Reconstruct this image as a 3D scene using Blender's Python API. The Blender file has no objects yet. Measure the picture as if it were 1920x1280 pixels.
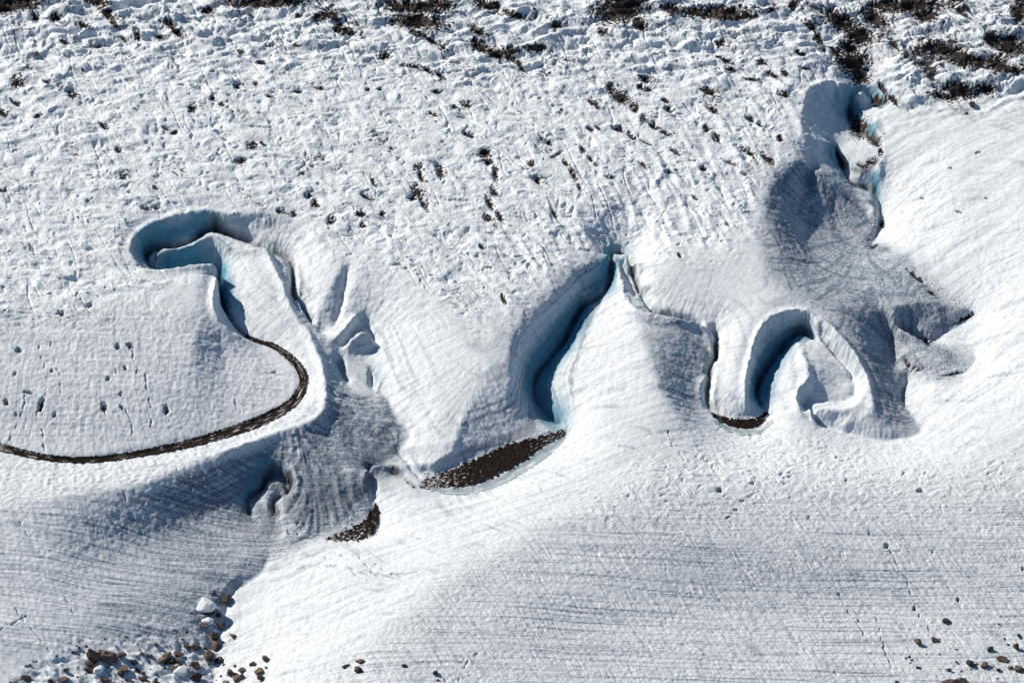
import bpy, math, random
import numpy as np

# ---------------------------------------------------------------- camera geometry
S = 0.15                       # metres per photo pixel at the view centre
D = 2200.0                     # camera distance
TH = math.radians(40.0)        # looking down
ST, CT = math.sin(TH), math.cos(TH)
CAM = np.array([0.0, -D*CT, D*ST])
FW = np.array([0.0, CT, -ST]); UP = np.array([0.0, ST, CT])
SUN_EL = math.radians(31)
SUN_AZ = (-0.83, 0.557)         # horizontal direction towards the sun

def unproject(px, py, z):
    a = (px-960.0)*S/D; b = (640.0-py)*S/D
    d = np.array([a, FW[1]+UP[1]*b, FW[2]+UP[2]*b])
    t = (z-CAM[2])/d[2]
    return CAM[0]+d[0]*t, CAM[1]+d[1]*t

def to_map(px, py, h):
    """photo pixel + apparent height (px) -> ground map coordinates u, v (px)"""
    z = h*S/CT
    X, Y = unproject(px, py, z)
    return 960.0+X/S, 640.0-Y*ST/S

def to_world(u, v):
    return (u-960.0)*S, (640.0-v)*S/ST

def to_pixel(X, Y, Z):
    dy = Y-CAM[1]; dz = Z-CAM[2]
    f = dy*FW[1]+dz*FW[2]; up = dy*UP[1]+dz*UP[2]
    return 960.0+X/f*D/S, 640.0-up/f*D/S

# ---------------------------------------------------------------- break lines (px, py, h)
# H = hard edge (kept crisp), M = medium, O = open slope (smoothed widely), F = channel floor
L = []
def H(*p): L.append(('H', p))
def M(*p): L.append(('M', p))
def O(*p): L.append(('O', p))
def F(*p): L.append(('F', p))
def C(*p): L.append(('C', p))
def B(*p): L.append(('B', p))     # deep cut floor: blue ice walls and gravel bed, both with shade painted in
def K(*p): L.append(('K', p))     # bed darkened for gravel and deep shade, no blue
def DD(*p): L.append(('D', p))    # deep cut, broad blue ice walls with canyon shade in the colour
def T(*p): L.append(('T', p))     # blue hollow without a dark bed

# open ground ---------------------------------------------------------------
O((-300,-150,0),(500,-150,4),(1000,-150,6),(1500,-150,6),(2200,-150,6))
O((-300,150,0),(0,150,0),(500,150,2),(1000,160,2),(1400,120,2))
O((-200,350,0),(0,350,0),(200,340,0))
O((600,330,0),(900,380,0),(1200,350,0),(1400,300,0))
O((-200,560,0),(0,580,0),(200,585,1),(340,570,1))
O((700,430,0),(900,520,1),(1000,500,1))
O((1250,480,0),(1380,470,0),(1430,500,0))
O((-200,730,-12),(0,730,-12),(150,740,-13),(300,745,-15))
# alcove (upper left)
H((236,480,0),(242,467,0),(250,444,0),(267,425,0),(294,412,0),(334,399,0),(388,395,0),(422,399,0),(469,397,0),(516,400,0),(540,412,-3))
H((247,474,0),(260,496,0),(277,504,0),(297,505,0),(334,498,0),(375,490,0),(408,488,4),(410,498,4),(407,518,4),(401,551,3),(402,578,0),(415,602,-7),(442,625,-19),(465,637,-28),(489,645,-36))
H((294,480,-25),(301,466,-18),(311,461,-12),(319,466,-13),(324,462,-11),(351,459,-8),(371,446,-6),(388,436,-5),(402,436,-5),(415,449,-6),(432,459,-7))
B((272,490,-48),(278,505,-50),(292,520,-53),(330,526,-57),(375,522,-59),(404,520,-60))
DD((404,520,-60),(412,535,-62),(411,555,-62),(412,570,-60),(420,592,-57))
K((420,592,-57),(436,614,-52),(458,633,-46),(489,648,-40))
B((272,490,-48),(280,478,-47),(310,474,-46),(350,466,-44),(385,447,-42),(402,440,-41))
K((402,440,-41),(425,449,-40),(462,459,-40),(500,478,-40),(530,487,-43),(547,503,-46),(550,540,-52),(552,565,-52),(566,588,-46),(585,608,-42))
M((440,545,-28),(447,578,-31),(459,605,-34),(486,635,-38))
H((296,496,-38),(312,499,-42),(350,496,-42),(385,492,-44),(415,500,-46))
M((437,514,-26),(436,490,-22),(434,470,-15))
H((440,464,-12),(455,466,-11),(470,463,-8),(497,461,-4),(503,470,-4),(515,500,-6),(530,530,-9),(537,555,-11),(556,590,-17),(575,615,-20),(592,650,-20))
H((541,500,-26),(544,530,-27),(546,560,-28),(562,586,-32))
H((553,492,-22),(557,520,-22),(560,560,-22),(573,592,-30))
M((540,412,-3),(560,430,-6),(590,470,-10),(600,520,-14),(596,570,-22),(592,610,-34))
M((580,440,0),(620,465,0),(654,490,-1),(700,505,0),(760,530,0),(820,575,0),(870,640,0),(920,690,-2))
H((656,497,-8),(650,520,-16),(644,550,-26),(635,592,-36),(627,618,-42))
M((640,492,-2),(628,520,-7),(619,550,-14),(610,580,-24),(605,606,-36))
M((668,505,-3),(664,530,-9),(660,555,-14))
# channel on the left, foot of the dome
F((-200,800,-38),(-60,820,-38),(0,836,-38),(60,852,-38),(110,861,-38),(170,862,-38),(250,852,-38),(330,836,-38),(400,818,-38),(470,795,-38),(520,772,-38),(550,752,-38),(566,730,-38),(568,710,-38),(560,690,-38),(545,670,-38),(525,655,-39),(505,645,-40),(489,640,-40))
M((-200,780,-30),(0,828,-32),(110,853,-33),(250,842,-34),(400,806,-34),(520,760,-34),(548,735,-34),(552,705,-34),(540,680,-34),(515,655,-36))
M((370,610,-2),(362,640,-3),(360,670,-7),(375,720,-16))
M((412,640,-25),(416,665,-30),(430,690,-32))
O((470,680,-30),(480,720,-30),(470,750,-30))
O((0,790,-25),(200,800,-26),(350,780,-25))
# near bank crest
H((590,650,-20),(603,680,-18),(610,720,-18),(610,758,-19),(602,773,-20),(575,792,-20),(531,804,-20),(474,824,-20),(400,850,-19))
M((400,850,-19),(330,876,-18),(250,905,-16),(100,930,-14),(0,938,-12),(-200,930,-12))
M((585,735,-30),(560,770,-30),(500,795,-30),(400,833,-30),(250,866,-31),(100,875,-32),(-200,850,-32))
# lower left slope
O((-200,1100,-34),(0,1090,-34),(100,1080,-40),(180,1040,-50),(260,1015,-60),(330,995,-66),(400,965,-68),(440,945,-68))
O((0,1180,-40),(150,1170,-50),(300,1130,-61),(400,1080,-67))
M((330,1180,-72),(400,1120,-74),(445,1070,-70),(470,1030,-66))
O((-200,1280,-48),(0,1280,-50),(150,1260,-65),(300,1220,-76))
O((-200,1500,-60),(0,1500,-65),(200,1500,-85))
C((545,1014,-64),(528,1012,-68),(511,1025,-72),(499,1056,-77),(494,1072,-79),(464,1093,-82),(434,1109,-84),(424,1145,-88),(412,1190,-91),(405,1240,-94),(400,1290,-97),(390,1500,-105))
# small question-mark canyon
M((470,858,-40),(490,862,-42),(515,862,-42),(540,862,-42))
H((477,905,-56),(483,893,-54),(497,880,-52),(515,876,-50),(535,880,-48),(548,896,-46),(553,908,-46),(548,922,-48),(533,935,-56))
B((470,972,-80),(464,955,-78),(466,938,-75),(480,927,-73),(494,917,-71),(498,903,-69),(511,894,-68))
K((511,894,-68),(531,900,-67),(544,912,-68),(547,921,-70))
K((546,922,-70),(530,938,-74),(515,947,-77),(514,960,-77),(524,970,-74))
H((505,912,-60),(512,903,-58),(524,907,-57),(534,918,-58),(528,930,-62),(512,938,-66),(503,930,-64))
H((490,930,-66),(481,945,-70),(479,962,-73),(480,985,-77))
H((495,930,-62),(502,950,-66),(506,975,-70),(508,1010,-75))
M((520,975,-74),(524,1000,-75),(520,1012,-76))
# mound above the lower gravel bed
H((548,871,-40),(556,895,-40),(556,915,-44),(540,940,-54),(527,965,-60))
M((560,864,-40),(600,860,-41),(650,858,-43),(676,860,-43))
M((572,930,-50),(620,915,-49),(655,900,-46),(680,890,-44))
M((560,985,-61),(610,975,-60),(645,950,-56),(683,915,-50))
H((528,985,-65),(541,1007,-66),(568,1015,-65),(595,1003,-64),(622,1000,-63),(669,980,-62),(687,957,-60),(690,938,-58))
F((615,1009,-64),(650,1002,-64),(690,985,-64),(700,960,-64),(704,945,-64),(697,932,-63),(700,918,-62),(694,900,-61),(692,885,-60))
C((640,1014,-64),(680,1012,-64),(708,1005,-64),(714,985,-64),(715,960,-64))
H((682,905,-44),(683,890,-42),(690,876,-40),(705,868,-38),(730,866,-38),(760,876,-42),(780,890,-45),(786,902,-46))
B((692,885,-60),(700,880,-58),(720,880,-56),(745,890,-53),(765,903,-49),(780,915,-47))
H((716,940,-58),(714,918,-55),(714,900,-52),(730,898,-50),(752,904,-48),(785,920,-46))
# valley between the two main canyons
C((585,608,-42),(600,624,-44),(617,631,-44))
H((604,650,-36),(618,637,-33),(637,621,-28),(654,602,-22),(668,585,-16))
C((640,652,-48),(655,640,-48),(668,624,-46),(680,611,-46),(692,620,-48),(700,642,-50),(709,652,-50))
H((640,653,-42),(655,641,-32),(666,626,-22),(677,616,-17),(688,622,-22),(697,638,-32),(704,655,-44))
M((640,670,-48),(654,674,-49),(677,668,-49),(703,660,-49))
M((660,688,-52),(690,688,-52),(710,684,-51))
H((712,648,-38),(722,668,-38),(724,690,-40),(712,712,-43),(706,730,-46))
T((634,686,-62),(642,704,-66),(652,722,-62))
H((610,672,-24),(624,690,-34),(640,711,-43),(654,727,-50))
H((645,676,-50),(651,688,-48),(648,700,-50),(656,716,-54))
T((696,703,-63),(697,718,-64),(701,731,-58))
H((688,692,-50),(690,712,-51),(695,732,-54))
M((596,815,-37),(640,820,-43),(700,822,-47))
C((700,733,-54),(720,742,-52),(735,765,-52),(741,785,-52),(762,802,-51),(772,815,-50),(757,834,-52),(745,843,-56),(752,856,-56),(766,875,-53),(785,900,-51))
M((745,690,-30),(752,745,-38),(770,790,-44))
M((650,740,-34),(688,775,-38),(722,795,-46))
H((753,840,-44),(783,835,-40),(830,830,-34),(857,825,-30))
H((756,856,-45),(780,870,-47),(807,884,-50),(827,875,-50),(877,858,-50),(951,835,-50),(968,828,-50))
M((765,860,-37),(810,868,-39),(850,845,-37))
H((857,825,-34),(864,794,-25),(874,770,-19))
M((874,770,-19),(890,745,-14),(920,700,-6),(945,660,-1))
M((905,800,-34),(950,780,-32),(980,748,-28))
M((800,690,-16),(820,740,-20),(830,780,-26))
# gravel bed
F((800,905,-51),(830,895,-51),(880,885,-51),(940,860,-51),(990,840,-51),(1030,820,-51),(1060,808,-51))
F((810,919,-51),(867,923,-51),(920,910,-51),(951,896,-51),(1000,865,-51),(1030,845,-51),(1062,825,-51),(1066,805,-51))
F((830,880,-51),(880,864,-51),(930,846,-51),(975,836,-51))
# middle canyon: left rim, floor, right rim
M((1172,470,-2),(1166,464,0),(1150,462,0),(1130,470,0),(1111,488,0),(1080,497,0),(1068,524,0),(1045,541,0),(1013,571,0),(978,606,0),(962,633,0),(958,672,-2),(956,703,-8),(950,735,-14))
B((1172,492,-46),(1158,486,-46),(1147,500,-48),(1146,532,-49),(1134,555,-49),(1112,571,-50),(1095,580,-54))
DD((1095,580,-54),(1077,610,-57),(1056,649,-58),(1030,680,-58),(1007,707,-57),(1000,731,-56))
DD((1000,731,-58),(1006,758,-64),(1022,780,-66),(1038,794,-64),(1052,799,-57))
H((992,742,-44),(998,765,-48),(1014,786,-50),(1030,797,-51))
M((1158,496,-20),(1151,520,-25),(1145,543,-28),(1131,573,-35),(1114,577,-39),(1100,579,-38),(1092,602,-36),(1079,653,-36),(1057,692,-37),(1050,711,-37),(1050,742,-38),(1055,770,-41),(1062,793,-45))
M((978,700,-30),(976,735,-36),(985,775,-44))
M((970,828,-49),(990,808,-44),(1015,803,-44),(1035,800,-47))
K((1172,492,-46),(1181,512,-47),(1190,540,-46),(1201,568,-46))
C((1201,568,-46),(1218,596,-46),(1240,611,-46),(1285,622,-47),(1312,634,-49))
K((1332,642,-52),(1342,655,-55),(1343,682,-55),(1334,705,-55),(1326,735,-54),(1326,760,-50),(1338,774,-45))
H((1158,495,-20),(1163,515,-16),(1170,545,-11),(1176,560,-8),(1188,575,-5))
H((1188,575,-4),(1224,585,1),(1275,593,2),(1300,597,-3))
H((1166,505,-30),(1180,535,-32),(1190,560,-30))
H((1176,490,-30),(1183,510,-30),(1194,540,-30),(1203,566,-28))
H((1300,597,-6),(1318,609,-13),(1330,628,-20),(1337,650,-25),(1337,675,-26),(1328,698,-28),(1315,720,-30),(1314,745,-34),(1322,768,-40))
H((1203,566,-24),(1240,578,-20),(1290,590,-20),(1322,604,-22),(1339,622,-24),(1347,640,-24),(1351,660,-24),(1348,682,-25),(1340,710,-26),(1336,740,-30),(1338,765,-38))
M((1188,575,-5),(1205,630,-2),(1222,680,0),(1240,725,2),(1262,765,-2),(1300,800,-12))
M((1252,680,-10),(1268,705,-18),(1285,740,-30),(1305,772,-40))
M((1280,640,-16),(1290,685,-26),(1302,725,-36))
O((1100,760,-16),(1130,800,-12),(1180,830,-2))
O((1120,880,-8),(1180,890,2),(1250,860,4))
M((1200,525,-6),(1260,545,-8),(1330,565,-10),(1400,575,-8),(1440,580,-3))
M((1172,470,-2),(1200,490,-3),(1240,505,-3))
# second canyon with its gravel arc
C((1330,770,-44),(1360,785,-44),(1390,795,-44),(1423,788,-44),(1437,772,-44),(1428,764,-47))
DD((1428,764,-47),(1418,750,-52),(1423,727,-57),(1441,697,-58),(1464,667,-57),(1484,646,-54),(1500,634,-50),(1520,640,-46))
C((1520,640,-46),(1545,660,-43),(1575,685,-42),(1596,708,-41),(1605,728,-41),(1600,745,-40),(1580,755,-39),(1545,755,-39),(1515,752,-39),(1505,765,-42))
T((1508,765,-42),(1520,787,-45),(1536,799,-44))
F((1350,795,-44),(1380,805,-44),(1405,809,-44),(1435,798,-44),(1450,778,-44))
H((1450,586,0),(1432,600,-2),(1417,630,-4),(1410,657,-5),(1401,690,-8),(1397,727,-14),(1399,755,-25))
H((1450,586,0),(1477,578,0),(1503,579,0),(1527,587,-2))
H((1345,768,-42),(1360,778,-42),(1390,783,-42),(1415,778,-42),(1424,768,-41))
M((1360,640,-15),(1370,690,-17),(1370,730,-22),(1385,765,-34))
H((1493,640,-28),(1480,657,-29),(1460,690,-31),(1448,720,-33),(1441,742,-36),(1440,758,-40))
H((1493,640,-28),(1505,643,-24),(1520,653,-23),(1543,668,-24),(1565,684,-28),(1583,701,-33),(1593,716,-37))
H((1495,642,-26),(1504,660,-16),(1513,685,-12),(1519,709,-13))
H((1519,709,-13),(1499,722,-14),(1493,740,-15),(1495,757,-17),(1503,771,-21),(1518,783,-28),(1538,800,-37))
H((1516,761,-14),(1550,762,-12),(1590,764,-12),(1612,750,-13),(1618,735,-14))
H((1516,761,-14),(1526,783,-22),(1540,800,-36))
M((1540,690,-20),(1545,715,-27),(1570,722,-34),(1586,736,-38))
H((1607,715,-26),(1613,730,-26),(1608,745,-24))
M((1527,590,-4),(1532,615,-12),(1545,640,-22),(1560,660,-26),(1590,690,-26))
H((1535,590,-2),(1553,603,-3),(1573,627,-4),(1597,650,-5),(1617,683,-6),(1628,707,-8),(1634,735,-9),(1638,765,-8))
M((1580,800,-26),(1600,780,-16),(1640,770,-10),(1670,785,-20),(1700,800,-32))
# eastern contact valley
C((1536,799,-40),(1580,812,-38),(1650,828,-36),(1700,822,-36),(1728,812,-36),(1724,798,-37),(1700,768,-50),(1692,748,-68),(1698,722,-68),(1704,703,-58))
C((1704,703,-58),(1750,708,-36),(1790,706,-34),(1820,690,-34),(1830,670,-34),(1818,655,-34),(1780,645,-36),(1752,639,-52),(1790,616,-46),(1826,596,-38),(1832,588,-34),(1815,576,-33),(1785,565,-33),(1750,548,-32),(1722,515,-32),(1708,490,-33),(1680,482,-33),(1632,468,-64),(1648,440,-74),(1650,410,-76),(1650,380,-74))
M((1640,560,-12),(1673,575,-12),(1730,558,-12),(1783,567,-18),(1812,577,-27))
C((1686,640,-66),(1705,648,-66),(1725,655,-64),(1750,654,-57))
H((1677,600,-24),(1700,618,-28),(1725,632,-32),(1748,639,-38))
M((1705,650,-27),(1740,655,-28),(1780,666,-30),(1805,672,-33))
M((1673,575,-12),(1676,590,-16),(1677,600,-24))
M((1640,603,-30),(1658,622,-50),(1668,650,-64),(1682,700,-69))
O((1490,545,-4),(1560,560,-6),(1620,575,-10))
O((1530,515,-26),(1600,525,-30),(1670,520,-32))
# big eastern bowl
M((1481,296,0),(1460,319,0),(1443,353,0),(1435,387,0),(1446,429,0),(1464,467,-1),(1490,500,-6),(1515,524,-12))
M((1530,322,-36),(1516,350,-43),(1510,385,-46),(1518,420,-50),(1512,452,-46),(1530,488,-42))
M((1560,395,-60),(1570,430,-64),(1600,455,-66))
M((1481,296,0),(1510,300,-4),(1545,320,-14),(1580,352,-34),(1606,366,-50))
H((1606,366,-52),(1625,372,-48),(1640,390,-50),(1642,412,-58))
H((1502,243,-1),(1503,210,0),(1511,172,0),(1530,155,0),(1555,148,0),(1590,152,-2),(1620,158,-4))
H((1502,246,-1),(1522,256,-8),(1545,264,-18),(1570,272,-34))
M((1515,285,-12),(1535,285,-24),(1552,292,-38))
M((1488,290,0),(1492,268,0),(1502,246,-1))
M((1528,185,-16),(1530,215,-22),(1548,245,-32))
M((1565,182,-34),(1568,205,-44),(1578,235,-52))
B((1652,268,-38),(1630,258,-50),(1602,244,-58),(1592,222,-60),(1607,206,-60),(1628,200,-56),(1645,202,-48),(1660,205,-36))
B((1650,300,-36),(1625,315,-38),(1600,318,-46),(1574,300,-52),(1566,284,-50),(1580,322,-54),(1597,347,-54),(1625,358,-64),(1645,380,-74))
M((1590,268,-34),(1620,275,-30),(1650,280,-32))
H((1600,178,-24),(1615,172,-20),(1632,180,-24))
# bright eastern slope
M((1665,150,0),(1720,132,4),(1800,138,4),(1880,150,4),(1960,150,4))
M((1690,203,-26),(1760,203,-22),(1850,181,-16),(1920,168,-12))
H((1645,215,-26),(1640,235,-28),(1655,262,-32),(1658,285,-32),(1648,312,-32),(1655,370,-58),(1658,410,-62),(1653,440,-60))
M((1660,207,-30),(1700,213,-24),(1760,216,-18),(1850,194,-12),(1920,182,-8),(2200,160,8))
O((1920,300,8),(1950,420,18),(1960,560,18),(1960,700,17),(1960,800,13))
O((2150,300,30),(2200,560,38),(2200,900,30))
O((1780,300,-8),(1800,400,-8),(1830,480,-8))
O((1910,620,2),(1880,720,-5),(1830,790,-8))
# ridge in front
O((540,1330,-36),(600,1280,-28),(660,1230,-17),(716,1185,-8),(766,1138,-1),(817,1098,4),(867,1064,6),(917,1040,6),(1020,985,6),(1150,945,5),(1300,905,2),(1500,885,0),(1720,885,2),(1920,850,10))
O((900,1160,2),(1100,1080,2),(1350,1000,1),(1600,985,0),(1920,985,4))
O((950,1220,-5),(1300,1120,-12),(1600,1110,-14),(1920,1090,-6))
O((700,1290,-4),(1100,1280,-8),(1500,1240,-16),(1920,1210,-10))
O((700,1500,-20),(1200,1500,-20),(2200,1500,-15))
O((2200,1150,0),(2200,1300,-5))
# extra profiles on the lit slopes
O((620,1120,-36),(650,1040,-38),(720,1030,-36))
O((820,990,-28),(900,960,-26),(980,920,-22),(1050,880,-22))

# ---------------------------------------------------------------- grid
def axis(a, b, step, n_out, g):
    core = np.arange(a, b+1e-6, step)
    d = step*np.cumsum(g**np.arange(1, n_out+1))
    return np.concatenate([core[0]-d[::-1], core, core[-1]+d]), n_out
STEP = 1.4
U, NU = axis(-110, 2030, STEP, 64, 1.12)
V, NV = axis(-110, 1400, STEP*0.86, 64, 1.12)
nu, nv = len(U), len(V)

# ---------------------------------------------------------------- interpolation (membrane solve, coarse to fine)
SX, SY = 1.7, 1.7
GX0, GY0, GX1, GY1 = -400, -300, 2320, 1620
gw, gh = int((GX1-GX0)/SX), int((GY1-GY0)/SY)

def catmull(p, n=10):
    p = np.array(p, float)
    if len(p) < 3: return p
    q = np.vstack([2*p[0]-p[1], p, 2*p[-1]-p[-2]])
    out = []
    for i in range(1, len(q)-2):
        t = np.linspace(0, 1, n, endpoint=False)[:, None]
        a, b, c, d = q[i-1], q[i], q[i+1], q[i+2]
        out.append(0.5*((2*b)+(c-a)*t+(2*a-5*b+4*c-d)*t**2+(3*b-a-3*c+d)*t**3))
    out.append(p[-1][None])
    return np.vstack(out)

def raster():
    con = np.zeros((gh, gw)); wt = np.zeros((gh, gw))
    hard = np.zeros((gh, gw)); con_ = np.zeros((gh, gw)); teal = np.zeros((gh, gw)); wide = np.zeros((gh, gw)); flo = np.zeros((gh, gw)); med = np.zeros((gh, gw))
    for kind, p in L:
        c = catmull(p)
        pts = np.array([to_map(*q)+(q[2],) for q in c])
        seg = []
        for a, b in zip(pts[:-1], pts[1:]):
            n = max(2, int(max(abs(b[0]-a[0])/SX, abs(b[1]-a[1])/SY)*1.6)+1)
            t = np.linspace(0, 1, n)[:, None]
            seg.append(a+(b-a)*t)
        s = np.vstack(seg)
        ix = np.floor((s[:, 0]-GX0)/SX).astype(int); iy = np.floor((s[:, 1]-GY0)/SY).astype(int)
        ok = (ix >= 0) & (ix < gw) & (iy >= 0) & (iy < gh)
        ix, iy, hh = ix[ok], iy[ok], s[ok, 2]
        np.add.at(con, (iy, ix), hh); np.add.at(wt, (iy, ix), 1.0)
        if kind in 'HFCBTKD': hard[iy, ix] = 1
        if kind == 'M': med[iy, ix] = 1
        if kind in 'FCBTKD': flo[iy, ix] = 1
        if kind in 'BKD': con_[iy, ix] = 1
        if kind in 'BT': teal[iy, ix] = 1
        if kind == 'D': wide[iy, ix] = 1
    return con, wt, hard, med, flo, con_, teal, wide

def solve(con, wt):
    levels = [(con, wt)]
    while min(levels[-1][0].shape) > 24:
        c, w = levels[-1]
        hh, ww = (c.shape[0]+1)//2*2, (c.shape[1]+1)//2*2
        c2 = np.zeros((hh, ww)); w2 = np.zeros((hh, ww))
        c2[:c.shape[0], :c.shape[1]] = c; w2[:c.shape[0], :c.shape[1]] = w
        c2 = c2.reshape(hh//2, 2, ww//2, 2).sum((1, 3)); w2 = w2.reshape(hh//2, 2, ww//2, 2).sum((1, 3))
        levels.append((c2, w2))
    z = None
    for i, (c, w) in enumerate(reversed(levels)):
        m = w > 0
        val = np.where(m, c/np.maximum(w, 1e-9), 0)
        if z is None: z = np.full(c.shape, val[m].mean())
        else: z = np.repeat(np.repeat(z, 2, 0), 2, 1)[:c.shape[0], :c.shape[1]].copy()
        z[m] = val[m]
        for _ in range(160 if i < len(levels)-2 else 90):
            p = np.pad(z, 1, mode='edge')
            z = 0.25*(p[:-2, 1:-1]+p[2:, 1:-1]+p[1:-1, :-2]+p[1:-1, 2:])
            z[m] = val[m]
    return z

def blur(a, s):
    """three box passes ~ gaussian of sigma s (cells)"""
    r = max(1, int(round(math.sqrt(4*s*s+1)/2-0.0)))
    for _ in range(3):
        for ax in (0, 1):
            p = np.pad(a, [(r+1, r) if k == ax else (0, 0) for k in (0, 1)], mode='edge')
            c = np.cumsum(p, ax)
            n = 2*r+1
            a = ((c[n:, :]-c[:-n, :]) if ax == 0 else (c[:, n:]-c[:, :-n]))/n
    return a

def samp(g, u, v):
    x = np.clip((u-GX0)/SX-0.5, 0, gw-1.001); y = np.clip((v-GY0)/SY-0.5, 0, gh-1.001)
    i = x.astype(int); j = y.astype(int); fx = x-i; fy = y-j
    fx = fx; fy = fy
    return (g[j, i]*(1-fx)+g[j, i+1]*fx)*(1-fy)+(g[j+1, i]*(1-fx)+g[j+1, i+1]*fx)*fy

con, wt, hard, med, flo, dark, teal, wide = raster()
z0 = solve(con, wt)
nearh = np.clip(blur(hard, 3)*9, 0, 1); nearh = np.clip(blur(nearh, 2), 0, 1)
nearm = np.clip(blur(med, 6)*9, 0, 1); nearm = np.clip(blur(nearm, 5), 0, 1)
zs, zm, zl = blur(z0, .6), blur(z0, 2.0), blur(z0, 11)
hs = zl*(1-nearm)+zm*nearm
hs = hs*(1-nearh)+zs*nearh
floor_m = np.clip(blur(flo, 2.0)*3.5, 0, 1)
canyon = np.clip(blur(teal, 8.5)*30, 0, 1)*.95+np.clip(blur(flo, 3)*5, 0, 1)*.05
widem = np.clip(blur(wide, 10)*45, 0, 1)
dark_m = np.clip(blur(dark, 1.5)*7-.35, 0, 1)
lowpass = blur(hs, 24)

# ---------------------------------------------------------------- noise
def _hash(i, j, seed):
    i = i.astype(np.uint32); j = j.astype(np.uint32)
    n = i*np.uint32(374761393)+j*np.uint32(668265263)+np.uint32((seed*2654435761) & 0xffffffff)
    n = (n ^ (n >> np.uint32(13)))*np.uint32(1274126177)
    return n ^ (n >> np.uint32(16))
_ang = np.linspace(0, 2*np.pi, 256, endpoint=False)
_GX = np.cos(_ang).astype(np.float32); _GY = np.sin(_ang).astype(np.float32)
def noise(x, y, seed=0):
    x0 = np.floor(x); y0 = np.floor(y)
    fx = (x-x0).astype(np.float32); fy = (y-y0).astype(np.float32)
    i = x0.astype(np.int64); j = y0.astype(np.int64)
    def g(di, dj):
        k = _hash((i+di) & 0xffffffff, (j+dj) & 0xffffffff, seed) & np.uint32(255)
        return _GX[k]*(fx-di)+_GY[k]*(fy-dj)
    sx = fx*fx*fx*(fx*(fx*6-15)+10); sy = fy*fy*fy*(fy*(fy*6-15)+10)
    a = g(0, 0); b = g(1, 0); c = g(0, 1); d = g(1, 1)
    return 1.5*((a+(b-a)*sx)*(1-sy)+(c+(d-c)*sx)*sy)
def fbm(x, y, seed, o=3):
    r = 0; a = 1; t = 0
    for k in range(o):
        r = r+a*noise(x*2**k, y*2**k, seed+k); t += a; a *= .5
    return r/t
def smooth(a, lo, hi):
    t = np.clip((a-lo)/(hi-lo), 0, 1); return t*t*(3-2*t)
def rot(x, y, deg, sx, sy):
    """coordinates along / across a direction given in the ground plane"""
    c, s = math.cos(math.radians(deg)), math.sin(math.radians(deg))
    return (x*c+y*s)/sx, (-x*s+y*c)/sy

UU, VV = np.meshgrid(U, V)
UU = UU.ravel(); VV = VV.ravel()
WX, WY = UU-960.0, (640.0-VV)/ST       # isotropic ground coordinates in px
wu = UU+2.2*noise(WX/17, WY/17, 201)+1.3*noise(WX/7, WY/7, 202); wv = VV+(2.2*noise(WX/17, WY/17, 203)+1.3*noise(WX/7, WY/7, 204))*ST
h = samp(hs, wu, wv)
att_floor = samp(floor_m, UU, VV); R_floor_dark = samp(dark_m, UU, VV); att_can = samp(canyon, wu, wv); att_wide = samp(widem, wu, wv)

def streaks(field, seed, n, along, soft=.9, ang=None):
    """noise smeared down the fall line (along=1) or around the slope (along=0) of a height field"""
    f = blur(field, 5)
    gy, gx = np.gradient(f); gy = gy*ST*1.0
    l = np.sqrt(gx*gx+gy*gy)+1e-4
    gx, gy = gx/l, gy/l
    if not along: gx, gy = -gy, gx
    if ang is not None: gx, gy = np.cos(ang), -np.sin(ang)
    rg = np.random.default_rng(seed); src = rg.random(field.shape).astype(np.float32)
    src = blur(src, soft) if soft else src
    ys, xs = np.mgrid[0:gh, 0:gw].astype(np.float32)
    acc = src.copy()
    for sg in (1, -1):
        x, y = xs.copy(), ys.copy()
        for k in range(n):
            ix = np.clip(x, 0, gw-1).astype(np.int32); iy = np.clip(y, 0, gh-1).astype(np.int32)
            x += sg*gx[iy, ix]; y += sg*gy[iy, ix]*ST
            ix = np.clip(x, 0, gw-1).astype(np.int32); iy = np.clip(y, 0, gh-1).astype(np.int32)
            acc += src[iy, ix]*(1-k/n*.6)
    acc -= blur(acc, 12)
    return acc/acc.std()
LD = samp(streaks(hs, 1, 38, True), UU, VV)      # runnels down the slope
LF = samp(streaks(hs, 3, 26, True, 0), UU, VV)     # hair-fine runnels
gcx, gcy = np.meshgrid(np.arange(gw)*SX+GX0, np.arange(gh)*SY+GY0)
th = np.clip((gcx-250-.6*gcy)/500, 0, 1)*np.clip((gcy-60)/130, 0, 1)
th = np.radians(16*(1-th)-60*th+14*np.sin(gcx/170+gcy/110))
LH = samp(streaks(hs, 4, 20, True, 2.2, th), UU, VV)     # grain of the upper ice
LH2 = samp(streaks(hs, 5, 14, True, 1.0, th), UU, VV)
LC = samp(streaks(hs, 2, 44, False), UU, VV)     # layers around the slope
gyy, gxx = np.gradient(blur(hs, 4)); slope = samp(np.sqrt(gxx**2+(gyy*ST)**2)/SX*1.3, UU, VV)
hsmooth = h.copy()

X0, Y0 = to_world(UU, VV)
PX, PY = to_pixel(X0, Y0, h*S/CT)

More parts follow.
